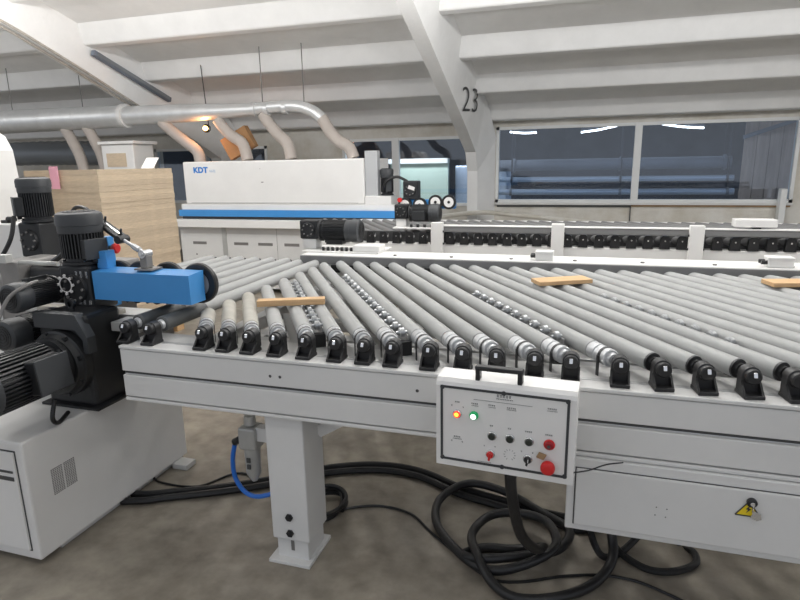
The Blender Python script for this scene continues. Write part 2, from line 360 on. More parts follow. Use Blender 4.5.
# ================================================================ MOTORS
def motor(name, label, loc, rot, L, R, tb=0., group=None, tbs=1.0, tbz=.36, tblen=.20, cov=.66):
    """finned motor along local +Z, mounting face at 0, fan cover at L; terminal box towards local angle tb"""
    t = thing(name, label, 'motor', loc, group, rot=rot, local=True)
    t['_o'] = (0, 0, 0)
    fl = MB(); fl.lathe((0, 0, 0), (0, 0, 1), [(0, R * .98), (L * .05, R * .98), (L * .055, R * .8), (L * .13, R * .8)], 28)
    for k in range(4):
        a = PI / 4 + k * PI / 2; fl.cyl((R * .86 * math.cos(a), R * .86 * math.sin(a), L * .05), (R * .86 * math.cos(a), R * .86 * math.sin(a), L * .085), R * .07, n=8)
    fl.build('flange', 'motor', t)
    n = 40; poly = []
    for k in range(n):
        for da, rr in ((-.32, .80), (-.2, .96), (.2, .96), (.32, .80)):
            a = 2 * PI * (k + da) / n; poly.append((R * rr * math.cos(a), R * rr * math.sin(a)))
    MB().prism(poly, 'z', L * .12, L * (cov + .02)).build('finned_body', 'motor', t)
    e = MB(); q = (1 - cov) / .34; e.lathe((0, 0, L * cov), (0, 0, 1), [(0, R * .97), (L * .03 * q, R * .99), (L * .12 * q, R * .99), (L * .125 * q, R * 1.03), (L * .26 * q, R * 1.03), (L * .31 * q, R * .98), (L * .335 * q, R * .86), (L * .34 * q, R * .80)], 32)
    c_ = e.build('fan_cover', 'cover', t)
    g = MB()
    for rr in (.18, .36, .54, .70):
        g.lathe((0, 0, L + .0005), (0, 0, 1), [(0, R * (rr + .045)), (.002, R * (rr + .045)), (.002, R * (rr - .045)), (0, R * (rr - .045))], 24, caps=False)
    g.build('grille', 'black', c_)
    ca, sa = math.cos(tb), math.sin(tb); s = R * .62 * tbs
    b = MB(); b.obox((ca * (R * .80 + s * .35), sa * (R * .80 + s * .35), L * tbz), (ca * s * .4, sa * s * .4, 0), (-sa * s, ca * s, 0), (0, 0, L * tblen), R * .06)
    bx = b.build('terminal_box', 'motor', t)
    l = MB(); l.obox((ca * (R * .80 + s * .80), sa * (R * .80 + s * .80), L * tbz), (ca * s * .06, sa * s * .06, 0), (-sa * s * 1.03, ca * s * 1.03, 0), (0, 0, L * (tblen + .006)), R * .03)
    l.build('box_lid', 'cover', bx)
    g = MB(); g.cyl((ca * (R * .8 + s * .4), sa * (R * .8 + s * .4), L * (tbz - tblen)), (ca * (R * .8 + s * .4), sa * (R * .8 + s * .4), L * (tbz - tblen) - .02), R * .14, n=10); g.build('cable_gland', 'black', bx)
    return t

# ================================================================ MAIN ROLLER CONVEYOR
SK = math.radians(32.7); DX, DY = -math.sin(SK), math.cos(SK)
X0, X1 = -1.73, 2.6
cv = thing('roller_conveyor', 'white framed conveyor of slanted grey rollers filling the middle of the hall', 'conveyor', (.2, 2.6, 0))
# front beam: two extruded panels
fb = MB()
fb.box(X0, X1, 1.79, 1.95, .642, .862)
fb.box(X0, X1, 1.775, 1.80, .761, .852, .003); fb.box(X0, X1, 1.775, 1.80, .654, .744, .003)
fb.box(X0, X1, 1.77, 1.97, .855, .868, .003)
fb.box(X0, X1, 1.772, 1.80, .636, .649, .003)
fbo = fb.build('front_beam', 'white2', cv)
g = MB(); g.box(X0 + .002, X1, 1.7885, 1.7915, .748, .757); g.box(X0 + .002, X1, 1.7885, 1.7915, .6495, .6515); g.box(X0 - .001, X0, 1.80, 1.94, .66, .85)
for x in (-1.06, -1.02, -.5): g.cyl((x, 1.7745, .800), (x, 1.7765, .800), .006, n=8)
g.build('groove', 'groove', fbo)
st = MB(); st.box(X0, X1, 1.84, 1.86, .868, .8695); st.build('slot', 'alu', fbo)
# rear rail
rb = MB(); rb.box(-1.72, X1, 3.365, 3.60, .70, .945); rb.box(-1.72, X1, 3.372, 3.60, .960, .990, .003)
rbo = rb.build('rear_rail', 'white', cv)
a_ = MB(); a_.box(-1.72, X1, 3.352, 3.40, .935, .986, .002); a_.build('rail_face', 'rail_grey', rbo)
for k in range(12): MB().cyl((-1.1 + k * .36, 3.43, .990), (-1.1 + k * .36, 3.43, .997), .011, n=8).build('bolt_head', 'cast', rbo)
# legs
def leg(x, y, depth=.17):
    b = MB(); b.box(x - .08, x + .08, y, y + depth, .10, .642, .006); b.box(x - .068, x + .068, y + .012, y + depth - .012, .012, .12, .004)
    l = b.build('leg', 'white2', cv)
    MB().box(x - .095, x + .085, y - .02, y + depth + .02, 0, .014, .002).build('base_plate', 'white2', l)
    for z in (.205, .135): k = MB(); k.cyl((x, y + .002, z), (x, y - .008, z), .016, n=6); k.cyl((x, y - .008, z), (x, y - .012, z), .009, n=8); k.build('bolt', 'black', l)
    k = MB(); k.box(x - .006, x + .008, y + .0095, y + .0125, .05, .095); k.build('slot', 'cast', l)
leg(-1.035, 1.80); leg(1.9, 1.80); leg(-1.035, 3.38); leg(1.9, 3.38)
for p in (MB().box(-1.0, -.95, 1.97, 3.4, .52, .60), MB().box(1.87, 1.93, 1.97, 3.4, .52, .60), MB().obox((-.86, 1.95, .575), (.10, 0, .06), (0, .02, 0), (-.012, 0, .02))): p.build('brace', 'white2', cv)
# inner cross members under the rollers
def rail_y(x, y0, y1, z, m='alu'): MB().box(x - .03, x + .03, y0, y1, z, z + .06, .003).build('cross_member', m, cv)
rail_y(-1.46, 1.96, 3.34, .79); rail_y(-1.36, 1.96, 3.34, .75, 'white2')
for xi in (-1.02, -.62, .02, .75, 1.5):
    L = min((xi + 1.40) / math.sin(SK), 1.60)
    MB().obox((xi + DX * L / 2, 1.97 + DY * L / 2, .79), (DX * L / 2, DY * L / 2, 0), (DY * .03, -DX * .03, 0), (0, 0, .03)).build('cross_member', 'alu', cv)
for ya, yb_, za in ((1.96, 2.03, .80), (2.07, 2.15, .775), (2.22, 2.30, .76), (2.62, 2.70, .72)):
    MB().box(-1.40, X1, ya, yb_, za, za + .05, .004).build('stretcher', 'white2' if ya < 2 else 'alu', cv)
# rollers -----------------------------------------------------
xs = [-1.371, -1.269, -1.165, -1.052, -.934, -.812, -.705, -.601, -.469, -.354, -.241, -.118, -.006, .141, .261, .380, .500, .615]
xs += [.615 + .118 * k for k in range(1, 17)]
RZ = .931; RR = .0305
def bracket_mb():
    b = MB()
    b.box(-.029, .029, -.036, .034, 0, .012, .003)
    b.prism([(-.027, .010), (.027, .010), (.0265, .062), (-.0265, .062)], 'y', .0, .030)
    b.lathe((0, -.020, .062), (0, 1, 0), [(0, .019), (.003, .0225), (.018, .0225), (.020, .0265), (.052, .0265), (.054, .024)], 20)
    for s in (-1, 1): b.prism([(-.030, .011), (.002, .011), (.002, .046)], 'x', s * .0255 - .003, s * .0255 + .003)
    return b
BR = {}
def add_bracket(x, y, z, rz=0., tilt=True):
    if 'b' not in BR:
        BR['b'] = o = bracket_mb().build('bearing_bracket', 'black', None); o.parent = cv
        q = MB(); q.obox((0, -.021, .071), (.0055, 0, 0), (0, .004, 0), (0, .003, .0075), .0015); e = q.build('axle_flat', 'chrome', None); e.parent = o
        o.location = Vector((x, y, z)) - Vector(cv['_o']); o.rotation_euler.z = rz
        return
    dupchild(BR['b'], cv, Vector((x, y, z)) - Vector(cv['_o']), rz)
def roller(x, y, L, th, kind):
    """front axle end at (x,y); runs L along direction th; kind picks the covering"""
    r_ = bpy.data.objects.new('roller', None)
    a = .045; Lb = a + L
    body = MB(); start = a + (.0 if kind in ('plain', 'dark') else .10 if kind == 'sleeve' else .055)
    if kind == 'dark': start = a + .27
    body.lathe((start, 0, 0), (1, 0, 0), [(0, RR - .003), (.003, RR), (Lb - start - .003, RR), (Lb - start, RR - .003)], 24)
    o = body.build('roller', 'rubber_dusty' if kind == 'dusty' else 'rubber', None); o.parent = cv
    o.location = Vector((x, y, RZ)) - Vector(cv['_o']); o.rotation_euler.z = th
    sh = MB(); sh.lathe((-.022, 0, 0), (1, 0, 0), [(0, .010), (a + .008, .010), (a + .009, .018), (a + .024, .022), (a + .034, .022), (a + .035, .010), (Lb + .072, .010)], 14)
    sh.build('axle', 'black' if kind == 'plain' else 'satin', None).parent = o
    if kind == 'plain':
        cp = MB(); cp.lathe((a - .006, 0, 0), (1, 0, 0), [(0, .022), (.001, .0295), (.008, .0295)], 20); cp.build('end_cap', 'black', None).parent = o
    elif kind == 'dark':
        cp = MB(); cp.lathe((a, 0, 0), (1, 0, 0), [(0, RR - .004), (.004, RR + .001), (.27, RR + .001)], 22); cp.build('sleeve', 'rubber_dark', None).parent = o
    else:
        e = start - a; cp = MB()
        prof = [(0, .026), (.003, .0292)]
        for gq in ((.25, .6) if kind == 'sleeve' else (.3, .65)):
            prof += [(e * gq - .004, .0292), (e * gq - .002, .0262), (e * gq + .002, .0262), (e * gq + .004, .0292)]
        prof += [(e - .003, .0292), (e, .0282)]
        cp.lathe((a, 0, 0), (1, 0, 0), prof, 22); cp.build('sleeve', 'satin', None).parent = o
        bt = MB(); c = a + e * .28
        bt.obox((c, -.0305, -.045), (.007, 0, 0), (0, .0012, 0), (0, 0, .05)); bt.obox((c, .0305, -.045), (.007, 0, 0), (0, .0012, 0), (0, 0, .05))
        bt.lathe((c - .007, 0, 0), (1, 0, 0), [(0, .030), (.014, .030)], 20, caps=False)
        bt.build('drive_belt', 'black', None).parent = o
    return o
TH = PI / 2 + SK; proto = None
for i, x in enumerate(xs):
    y = 1.845
    L = min((x + 1.535) / math.sin(SK), (3.405 - y) / math.cos(SK)) - .075
    kind = 'dusty' if i < 3 else 'grooved' if i < 7 else 'sleeve' if i < 14 else 'plain'
    if kind == 'plain':
        if proto is None: proto = roller(x, y, L, TH, kind)
        else: dupchild(proto, cv, Vector((x, y, RZ)) - Vector(cv['_o']), TH)
    else: roller(x, y, L, TH, kind)
    add_bracket(x, 1.825, .868, math.radians(10) if x > .2 else 0)
for k in range(8):
    x = -1.612 - .116 * k
    if k < 2:
        roller(x, 1.845, 1.52, PI / 2, 'dark'); add_bracket(x, 1.825, .868)
    else: roller(x, 2.24, 1.12, PI / 2, 'plain')
# far bearing blocks under the rear rail
b0 = None
for x in xs:
    L = (3.405 - 1.845) / math.cos(SK); xe = x + DX * L
    if x > -.5:
        if b0 is None:
            b0 = MB().box(xe - .03, xe + .03, 3.335, 3.352, .885, .935, .004).build('far_bearing_block', 'black', cv); bx0 = xe
        else: dupchild(b0, cv, Vector((xe - bx0, 0, 0)))
# idler wheel rails between the rollers
def wheel_rail(xi, s0, s1, n):
    L = s1 - s0; c = (xi + DX * (s0 + s1) / 2, 1.845 + DY * (s0 + s1) / 2, .900)
    b = MB(); 
    for q in (-1, 1): b.obox((c[0] + DY * .019 * q, c[1] - DX * .019 * q, c[2] + .016), (DX * L / 2, DY * L / 2, 0), (DY * .002, -DX * .002, 0), (0, 0, .022))
    b.obox((c[0], c[1], c[2] - .02), (DX * L / 2, DY * L / 2, 0), (DY * .02, -DX * .02, 0), (0, 0, .002))
    o = b.build('wheel_rail', 'alu', cv); w0 = None
    b2 = MB(); p = Vector((xi + DX * (s0 - .01), 1.845 + DY * (s0 - .01), .88)); b2.obox(p, (DX * .015, DY * .015, 0), (DY * .026, -DX * .026, 0), (0, 0, .04)); b2.build('end_block', 'black', o)
    for k in range(n):
        s = s0 + .02 + (L - .04) * k / (n - 1); p = Vector((xi + DX * s, 1.845 + DY * s, .945))
        q = Vector((DY, -DX, 0)) * 0
        wb = MB(); d = Vector((DY, -DX, 0)); wb.lathe(p + q - d * .011, d, [(0, .012), (.003, .018), (.019, .018), (.022, .012)], 14); wb.cyl(p - d * .021, p + d * .021, .006, n=8)
        wb.build('idler_wheel', 'dull_chrome', o)
wheel_rail(-.873, .14, 1.05, 12); wheel_rail(-.535, .12, 1.30, 14); wheel_rail(.068, .22, .98, 10); wheel_rail(.674, .30, 1.05, 10)

# wooden laths lying on the rollers
def lath(c, L, wd, h, ang, label):
    o = MB().box(-L / 2, L / 2, -wd / 2, wd / 2, 0, h, .002, 0).build('wooden_lath', 'wood', None)
    o.location = c; o.rotation_euler.z = ang
    return tag(o, label, 'lath', 'wooden laths on the rollers')
RT = RZ + RR + .0005
lath((-1.185, 2.205, RT), .29, .05, .026, math.radians(22), 'wooden lath across the short rollers near the blue press beam')
lath((-.075, 2.93, RT), .275, .11, .020, math.radians(27), 'flat wooden lath far back in the middle of the rollers')
lath((1.06, 3.12, RT), .42, .11, .02, math.radians(14), 'wooden lath on the far rollers at the right edge')

# things on the rear rail
def junction(x, y, label, z=.9905, wx=.10, wy=.08, h=.052):
    t = thing('junction_box', label, 'box', (x, y, z), 'white boxes on the rails')
    MB().box(x - wx / 2, x + wx / 2, y - wy / 2, y + wy / 2, z, z + h, .006).build('body', 'white', t)
    MB().box(x - wx / 2 - .002, x + wx / 2 + .002, y - wy / 2 - .002, y + wy / 2 + .002, z + h - .016, z + h + .002, .004).build('lid', 'white', t)
    for q in (-.025, .02): MB().cyl((x - wx / 2, y + q, z + .025), (x - wx / 2 - .028, y + q, z + .025), .011, n=8).build('cable_gland', 'black', t)
    return t
junction(-.19, 3.44, 'small white junction box on the rear rail behind the middle lath')
junction(1.0, 3.44, 'small white junction box on the rear rail near the right edge', wx=.12)
t = thing('motor_plate', 'white mounting plate carrying the black motor at the left end of the rail', 'plate', (-1.58, 3.55, .985))
MB().box(-1.76, -1.22, 3.46, 3.74, .9905, 1.0, .003).build('plate', 'white', t); MB().box(-1.80, -1.70, 3.56, 3.66, 1.0, 1.067, .004).build('upright', 'white', t)
for i in range(7): MB().cyl((-1.62 + i * .033, 3.50, 1.0), (-1.62 + i * .033, 3.50, 1.024), .010, n=8).build('bolt', 'black', t)
MB().box(-1.40, -1.22, 3.47, 3.60, 1.0, 1.042, .005).build('cover', 'white', t)
def gearbox(name, label, c, hx, hy, hz, m='motor'):
    t = thing(name, label, 'gearbox', (c[0], c[1], c[2] - hz))
    MB().box(c[0] - hx, c[0] + hx, c[1] - hy, c[1] + hy, c[2] - hz, c[2] + hz, min(hx, hy, hz) * .18).build('housing', m, t)
    b = MB(); b.lathe((c[0], c[1] - hy - .012, c[2]), (0, 1, 0), [(0, min(hx, hz) * .72), (.014, min(hx, hz) * .8)], 24); fo = b.build('cover_disc', m, t)
    for k in range(8): a = k * PI / 4; MB().cyl((c[0] + min(hx, hz) * .6 * math.cos(a), c[1] - hy - .020, c[2] + min(hx, hz) * .6 * math.sin(a)), (c[0] + min(hx, hz) * .6 * math.cos(a), c[1] - hy - .01, c[2] + min(hx, hz) * .6 * math.sin(a)), min(hx, hz) * .075, n=8).build('bolt', 'cast', fo)
    return t
gearbox('worm_gearbox', 'black worm gearbox beside the rail motor at the left end', (-1.745, 3.60, 1.13), .065, .055, .062)
motor('rail_motor', 'black finned motor lying on the white plate at the rail end', (-1.675, 3.60, 1.122), (0, PI / 2, 0), .29, .074, tb=PI * .0, tbs=.8)

# ================================================================ CONTROL BOX
cb = thing('control_box', 'white push button control box hung on the front beam with a black handle', 'control box', (-.187, 1.655, .628), rot=(0, 0, math.radians(-3.5)), local=True)
BW, BH = .415, .285; x0, x1 = -BW / 2, BW / 2
poly = [(-.045, 0), (-.045, BH - .022), (-.040, BH - .010), (-.028, BH), (.045, BH + .004), (.045, 0)]
b = MB(); b.prism([(y, z) for y, z in poly], 'x', x0, x1); bo = b.build('housing', 'white', cb)
b = MB(); b.box(-.10, .10, .045, .108, .10, .16); b.build('hanger_bracket', 'white2', cb)
def PX(u, v): return (x0 + u * BW, (1 - v) * BH)          # u,v on the front face
FY = -.0455
p0 = PX(.035, .93); p1 = PX(.955, .07)
fr = MB(); q = .0075
fr.box(p0[0], p1[0], FY - .0015, FY, p0[1], p0[1] + q); fr.box(p0[0], p1[0], FY - .0015, FY, p1[1] - q, p1[1])
fr.box(p0[0], p0[0] + q, FY - .0015, FY, p0[1], p1[1]); fr.box(p1[0] - q, p1[0], FY - .0015, FY, p0[1], p1[1])
for cx, cz in ((p0[0] + .006, p0[1] + .006), (p1[0] - .006, p0[1] + .006), (p0[0] + .006, p1[1] - .006), (p1[0] - .006, p1[1] - .006), (0, p0[1] + .004), (0, p1[1] - .004)):
    fr.cyl((cx, FY - .003, cz), (cx, FY, cz), .007, n=10)
fr.build('panel_border', 'cover', cb)
PX0 = PX
def PX(u, v): return PX0(u + .013, v * .955)
def button(nm, u, v, r_, m, ring='steel', h=.008, knob=False):
    X, Z = PX(u, v); b = MB(); b.lathe((X, FY, Z), (0, -1, 0), [(0, r_ * 1.3), (.004, r_ * 1.3), (.006, r_ * 1.14)], 20); bz = b.build('bezel', ring, None)
    k = MB(); k.lathe((X, FY - .004, Z), (0, -1, 0), [(0, r_), (h * .7, r_), (h, r_ * .8)], 20)
    if knob: k.obox((X, FY - .012, Z - r_ * .25), (r_ * .28, 0, -r_ * .1), (0, -.008, 0), (r_ * .15, 0, r_ * 1.05), .001)
    o = k.build(nm, m, cb); bz.parent = o; return o
o = button('selector_lamp', .15, .395, .0105, 'lit_red'); X, Z = PX(.15, .395); o['label'] = 'lit red and yellow selector lamp'
MB().lathe((X, FY - .0122, Z + .001), (0, -1, 0), [(0, .007), (.002, .006)], 14).build('lens', 'lit_yellow', o)
o = button('indicator_lamp', .275, .39, .0105, 'lit_green', ring='lit_green'); X, Z = PX(.275, .39); o['label'] = 'lit green indicator lamp'
MB().lathe((X, FY - .0122, Z), (0, -1, 0), [(0, .0088), (.002, .0075)], 14).build('lens', 'lit_white', o)
for u, v in ((.41, .603), (.54, .605), (.675, .606)): button('push_button', u, v, .0108, 'darkgreen')
o = button('stop_button', .815, .608, .0125, 'darkred', ring='red'); o['label'] = 'red push button'
X, Z = PX(.815, .608); MB().cyl((X, FY - .016, Z), (X, FY - .0175, Z), .005, n=12).build('button_center', 'groove', o)
o = button('selector_knob', .40, .825, .0108, 'red', knob=True); o['label'] = 'red selector knob'
o = button('selector_knob', .67, .815, .0108, 'black', knob=True); o['label'] = 'black selector knob'
X, Z = PX(.67, .815); MB().obox((X + .003, FY - .021, Z + .003), (.001, 0, 0), (0, .001, 0), (0, 0, .005)).build('pointer', 'white', o)
X, Z = PX(.815, .85); k = MB(); k.lathe((X, FY, Z), (0, -1, 0), [(0, .013), (.012, .013), (.013, .0205), (.024, .021), (.029, .018), (.031, .011)], 24)
o = k.build('emergency_stop', 'red', cb); o['label'] = 'red mushroom emergency stop'
X, Z = PX(.765, .745); MB().obox((X, FY - .006, Z), (.011, 0, -.003), (0, .005, 0), (.004, 0, .008), .002).build('key_switch', 'rust', cb)
# dial scale and the small illegible print
k = MB(); X, Z = PX(.54, .80)
for i in range(11):
    a = math.radians(-60 + 30 * i); k.obox((X + .016 * math.cos(a), FY - .0003, Z + .016 * math.sin(a)), (.0025 * math.cos(a), 0, .0025 * math.sin(a)), (0, .0004, 0), (-.0005 * math.sin(a), 0, .0005 * math.cos(a)))
k.build('dial_scale', 'ink', cb)
k = MB(); rnd = random.Random(3)
def print_row(u, v, n, cw, ch):
    X, Z = PX(u, v); X -= n * cw * .6
    for i in range(n):
        cx = X + i * cw * 1.2
        for q in range(3): zz = Z + (q - 1) * ch * .4; k.box(cx - cw * rnd.uniform(.3, .5), cx + cw * rnd.uniform(.3, .5), FY - .0006, FY, zz - ch * .06, zz + ch * .06)
        k.box(cx - cw * .06, cx + cw * .06, FY - .0006, FY, Z - ch * .5, Z + ch * .5)
print_row(.5, .125, 5, .0075, .008); print_row(.5, .16, 10, .0042, .003)
for u, v, n in ((.155, .255, 3), (.115, .30, 1), (.2, .31, 1), (.285, .25, 4), (.41, .245, 4), (.55, .25, 5), (.83, .20, 5), (.41, .485, 2), (.54, .49, 2), (.675, .495, 4), (.815, .50, 4), (.36, .735, 1), (.44, .73, 1), (.63, .735, 1), (.71, .735, 1), (.155, .675, 4), (.115, .73, 1), (.195, .73, 1)):
    print_row(u, v, n, .0045, .0042)
for u, v, n in ((.285, .275, 6), (.41, .27, 6), (.55, .272, 8), (.83, .225, 8), (.155, .70, 8), (.36, .935, 12)): print_row(u, v, n, .003, .0022)
X0_, Z0_ = PX(.27, .20); X1_, Z1_ = PX(.69, .20); k.box(X0_, X1_, FY - .0006, FY, Z0_ - .0004, Z0_ + .0004)
k.build('printed_text', 'ink', cb)
h = MB(); hz = BH + .003
for s in (-1, 1):
    h.box(s * .063 - .007, s * .063 + .007, -.03, .0, hz - .004, hz + .038, .003)
h.box(-.072, .072, -.028, -.004, hz + .028, hz + .042, .004); hl = h.build('handle', 'black', cb); hl.location.x = -.02
MB().cyl((.02, .01, .002), (.02, .01, -.035), .017, n=12).build('cable_gland', 'black', cb)

# ================================================================ ELECTRIC CABINET UNDER THE BEAM
t = thing('electric_cabinet', 'long white electric cabinet with a warning triangle under the front beam', 'cabinet', (.8, 1.95, .38))
MB().box(0.0, 1.7, 1.762, 2.14, .378, .634, .004).build('body', 'white2', t)
d = MB(); d.box(.028, 1.66, 1.752, 1.764, .402, .600, .003); do = d.build('door', 'white2', t)
k = MB(); k.box(.024, .0275, 1.7595, 1.7625, .402, .600); k.box(.024, 1.66, 1.7595, 1.7625, .6, .6025); k.box(.024, 1.66, 1.7595, 1.7625, .3995, .402)
for a, c in ((.268, .505), (.298, .503), (.266, .478), (.296, .475)): k.cyl((a, 1.7515, c), (a, 1.7535, c), .0022, n=8)
k.build('door_gap', 'groove', do)
k = MB(); k.lathe((.521, 1.753, .566), (0, -1, 0), [(0, .014), (.010, .014), (.012, .010)], 18); k.build('lock', 'black', do)
k = MB(); k.cyl((.521, 1.741, .566), (.521, 1.735, .566), .006, n=10); k.obox((.521, 1.733, .552), (.001, 0, 0), (0, .004, 0), (0, 0, .012)); k.obox((.531, 1.738, .53), (.009, 0, -.004), (0, .001, 0), (.004, 0, .011)); k.obox((.540, 1.740, .525), (.007, 0, .003), (0, .001, 0), (-.002, 0, .009)); k.build('key', 'steel', do)
k = MB(); k.prism([(.482, .520), (.548, .520), (.515, .568)], 'y', 1.7505, 1.7525); wo = k.build('warning_sign', 'yellow', do)
k = MB()
for a, b_, c, d_ in ((.482, .520, .548, .520), (.548, .520, .515, .568), (.515, .568, .482, .520)):
    k.obox(((a + c) / 2, 1.7503, (b_ + d_) / 2), ((c - a) / 2, 0, (d_ - b_) / 2), (0, .0004, 0), (-(d_ - b_) * .03, 0, (c - a) * .03))
k.prism([(.519, .556), (.508, .541), (.5145, .540), (.509, .528), (.523, .5435), (.5165, .5445)], 'y', 1.7500, 1.7506)
k.build('symbol', 'ink', wo)

# ================================================================ LEFT MACHINE
t = thing('base_cabinet', 'white machine base cabinet at the lower left with a vent grille', 'cabinet', (-2.5, 1.9, 0))
b = MB(); b.box(-3.2, -1.99, 1.5, 2.42, .03, .54, .008); bo = b.build('body', 'white', t)
MB().box(-3.1, -2.02, 1.62, 2.40, 0, .05).build('plinth', 'white2', t)
MB().box(-2.0, -1.91, 2.30, 2.38, 0, .028, .004).build('foot', 'white2', t)
d = MB(); d.box(-2.9, -2.03, 1.488, 1.502, .075, .50, .003); do = d.build('door', 'white', t)
k = MB(); k.box(-2.6, -2.04, 1.485, 1.489, .415, .424); k.box(-2.6, -2.04, 1.485, 1.489, .382, .398); k.build('slot', 'groove', do)
k = MB(); k.box(-2.90, -2.026, 1.497, 1.4995, .07, .505); k.build('door_gap', 'groove', do)
k = MB()
for j in range(2):
    for i in range(16):
        z = .262 + i * .0072; y0 = 1.603 + j * .062
        for q in range(6): k.box(-1.9905, -1.9885, y0 + q * .0093, y0 + q * .0093 + .0058, z, z + .0036)
k.build('vent_grille', 'cast', bo)
# big gear motor on top of the base
t = gearbox('drive_gearbox', 'large black drive gearbox against the left end of the front beam', (-2.085, 1.94, .752), .13, .10, .205)
MB().box(-2.24, -1.93, 1.82, 2.06, .541, .552).build('mounting_foot', 'motor', t)
b = MB(); b.lathe((-2.085, 1.838, .748), (0, -1, 0), [(0, .145), (.035, .145), (.04, .135), (.062, .125)], 32)
for k in range(8): a = k * PI / 4 + .3; b.cyl((-2.085 + .132 * math.cos(a), 1.80, .748 + .132 * math.sin(a)), (-2.085 + .132 * math.cos(a), 1.785, .748 + .132 * math.sin(a)), .011, n=6)
b.build('flange', 'motor', t)
b = MB(); b.prism([(-2.205, .90), (-1.99, .90), (-1.955, .86), (-1.955, .80), (-1.93, .80), (-1.93, .87), (-1.98, .965), (-2.205, .965)], 'y', 1.815, 1.86); b.build('bracket_top', 'cover', t)
b = MB(); b.lathe((-2.08, 1.90, .957), (0, 0, 1), [(0, .012), (.016, .012)], 10); b.lathe((-2.08, 1.892, .990), (0, 1, 0), [(0, .012), (.0, .022), (.016, .022), (.016, .012)], 16, caps=False); b.build('lifting_eye', 'motor', t)
motor('drive_motor', 'large black finned drive motor lying on the white machine base', (-2.085, 1.775, .758), (PI / 2, 0, 0), .47, .116, tb=.12, tbs=.95, tbz=.27, tblen=.155)
o = MB().tube([(-1.975, 1.66, .655), (-1.965, 1.63, .59), (-1.985, 1.67, .552), (-2.03, 1.76, .552)], .009, 8).build('motor_cable', 'hose', None, (-1.93, 1.5, .55)); tag(o, 'short black cable curling under the large drive motor', 'cable')
# steel table plates and slides under the press
t = thing('infeed_table', 'dull steel table plates beneath the blue press beam', 'table', (-2.1, 2.1, .80))
b = MB(); b.box(-2.68, -1.78, 2.07, 2.19, .885, .905, .002); b.box(-1.94, -1.79, 1.96, 2.06, .86, .90, .002); b.build('plate', 'dullsteel', t)
MB().box(-2.68, -1.80, 2.06, 2.19, .60, .884, .004).build('body', 'cast', t)
b = MB(); b.box(-2.45, -1.98, 2.045, 2.10, .905, .925, .002); b.build('slide', 'dusty', t)
# front vertical motor with gearbox
t = gearbox('press_gearbox', 'black gearbox with a ring of white bolts below the front vertical motor', (-2.13, 2.06, 1.035), .085, .075, .105)
k = MB(); k.lathe((-2.165, 1.967, 1.055), (0, -1, 0), [(0, .035), (.003, .035), (.003, .031), (0, .031)], 22, caps=False)
for i in range(8): a = i * PI / 4; k.cyl((-2.165 + .041 * math.cos(a), 1.968, 1.055 + .041 * math.sin(a)), (-2.165 + .041 * math.cos(a), 1.962, 1.055 + .041 * math.sin(a)), .0065, n=8)
k.build('bolt_ring', 'paper', t)
k = MB()
for dx in (.01, .035, .065): k.box(-2.13 + dx, -2.13 + dx + .010, 1.982, 1.986, 1.085, 1.115); k.box(-2.13 + dx, -2.13 + dx + .012, 1.982, 1.986, .965, .985)
k.build('bolt_head', 'steel', t)
motor('vertical_motor', 'front upright black motor beside the blue press beam', (-2.135, 2.06, 1.142), (0, 0, 0), .228, .094, tb=math.radians(-18), tbs=.85, tbz=.30, tblen=.19, cov=.60)
motor('horizontal_motor', 'small black motor pointing forward, left of the bolt ring gearbox', (-2.255, 1.985, 1.03), (PI / 2, 0, 0), .225, .062, tb=math.radians(100), tbs=.6)
motor('lower_motor', 'dark motor lying below the small forward pointing motor', (-2.33, 2.04, .86), (PI / 2, 0, 0), .28, .07, tb=math.radians(150), tbs=.6)
# rear vertical motor
t = gearbox('rear_gearbox', 'black gearbox under the rear upright motor', (-3.02, 2.62, 1.16), .08, .07, .10)
motor('rear_vertical_motor', 'rear upright black motor in front of the chipboard stack', (-3.01, 2.62, 1.262), (0, 0, 0), .25, .088, tb=math.radians(-125), tbs=1.0, tblen=.21)
t = thing('press_stand', 'grey cast machine frame behind the black motors', 'machine', (-2.8, 2.5, 0))
b = MB(); b.box(-3.2, -2.5, 2.44, 2.75, .0, .97, .01); b.box(-3.4, -2.62, 2.30, 2.46, .88, .98, .01); b.box(-2.85, -2.72, 2.2, 2.46, .55, 1.10, .012); b.box(-2.98, -2.4, 2.54, 2.70, .97, 1.055, .01)
b.build('casting', 'cast', t)
b = MB(); b.cyl((-2.7, 2.30, 1.03), (-2.46, 2.30, 1.03), .055, n=20); b.lathe((-2.47, 2.30, 1.03), (0, -1, 0), [(0, .06), (.04, .06), (.05, .05)], 20); b.build('spindle', 'motor', t)
b = MB(); b.box(-2.62, -2.52, 2.36, 2.44, .60, .97, .006); b.build('dust_cover', 'dusty', t)
b = MB(); b.box(-2.80, -2.74, 2.16, 2.2, 1.10, 1.14); b.cyl((-2.7, 2.2, 1.10), (-2.45, 2.2, 1.10), .012, n=8); b.build('bracket', 'dullsteel', t)
t = thing('machine_hood', 'tall white rounded machine hood at the left edge', 'machine', (-4.0, 3.2, 0))
poly = [(-5.2, .0), (-4.12, .0), (-4.09, 1.42), (-4.11, 1.70), (-4.16, 1.80), (-4.26, 1.86), (-5.2, 1.88)]
MB().prism(poly, 'y', 3.0, 3.45).build('hood', 'white', t)
b = MB(); b.box(-4.5, -3.42, 2.86, 2.99, .0, 1.215, .008); b.build('body', 'white', t)
b = MB(); b.box(-3.66, -3.60, 2.90, 2.95, 1.215, 1.235); b.cyl((-3.62, 2.92, 1.24), (-3.56, 2.92, 1.24), .018, n=8); b.build('latch', 'black', t)
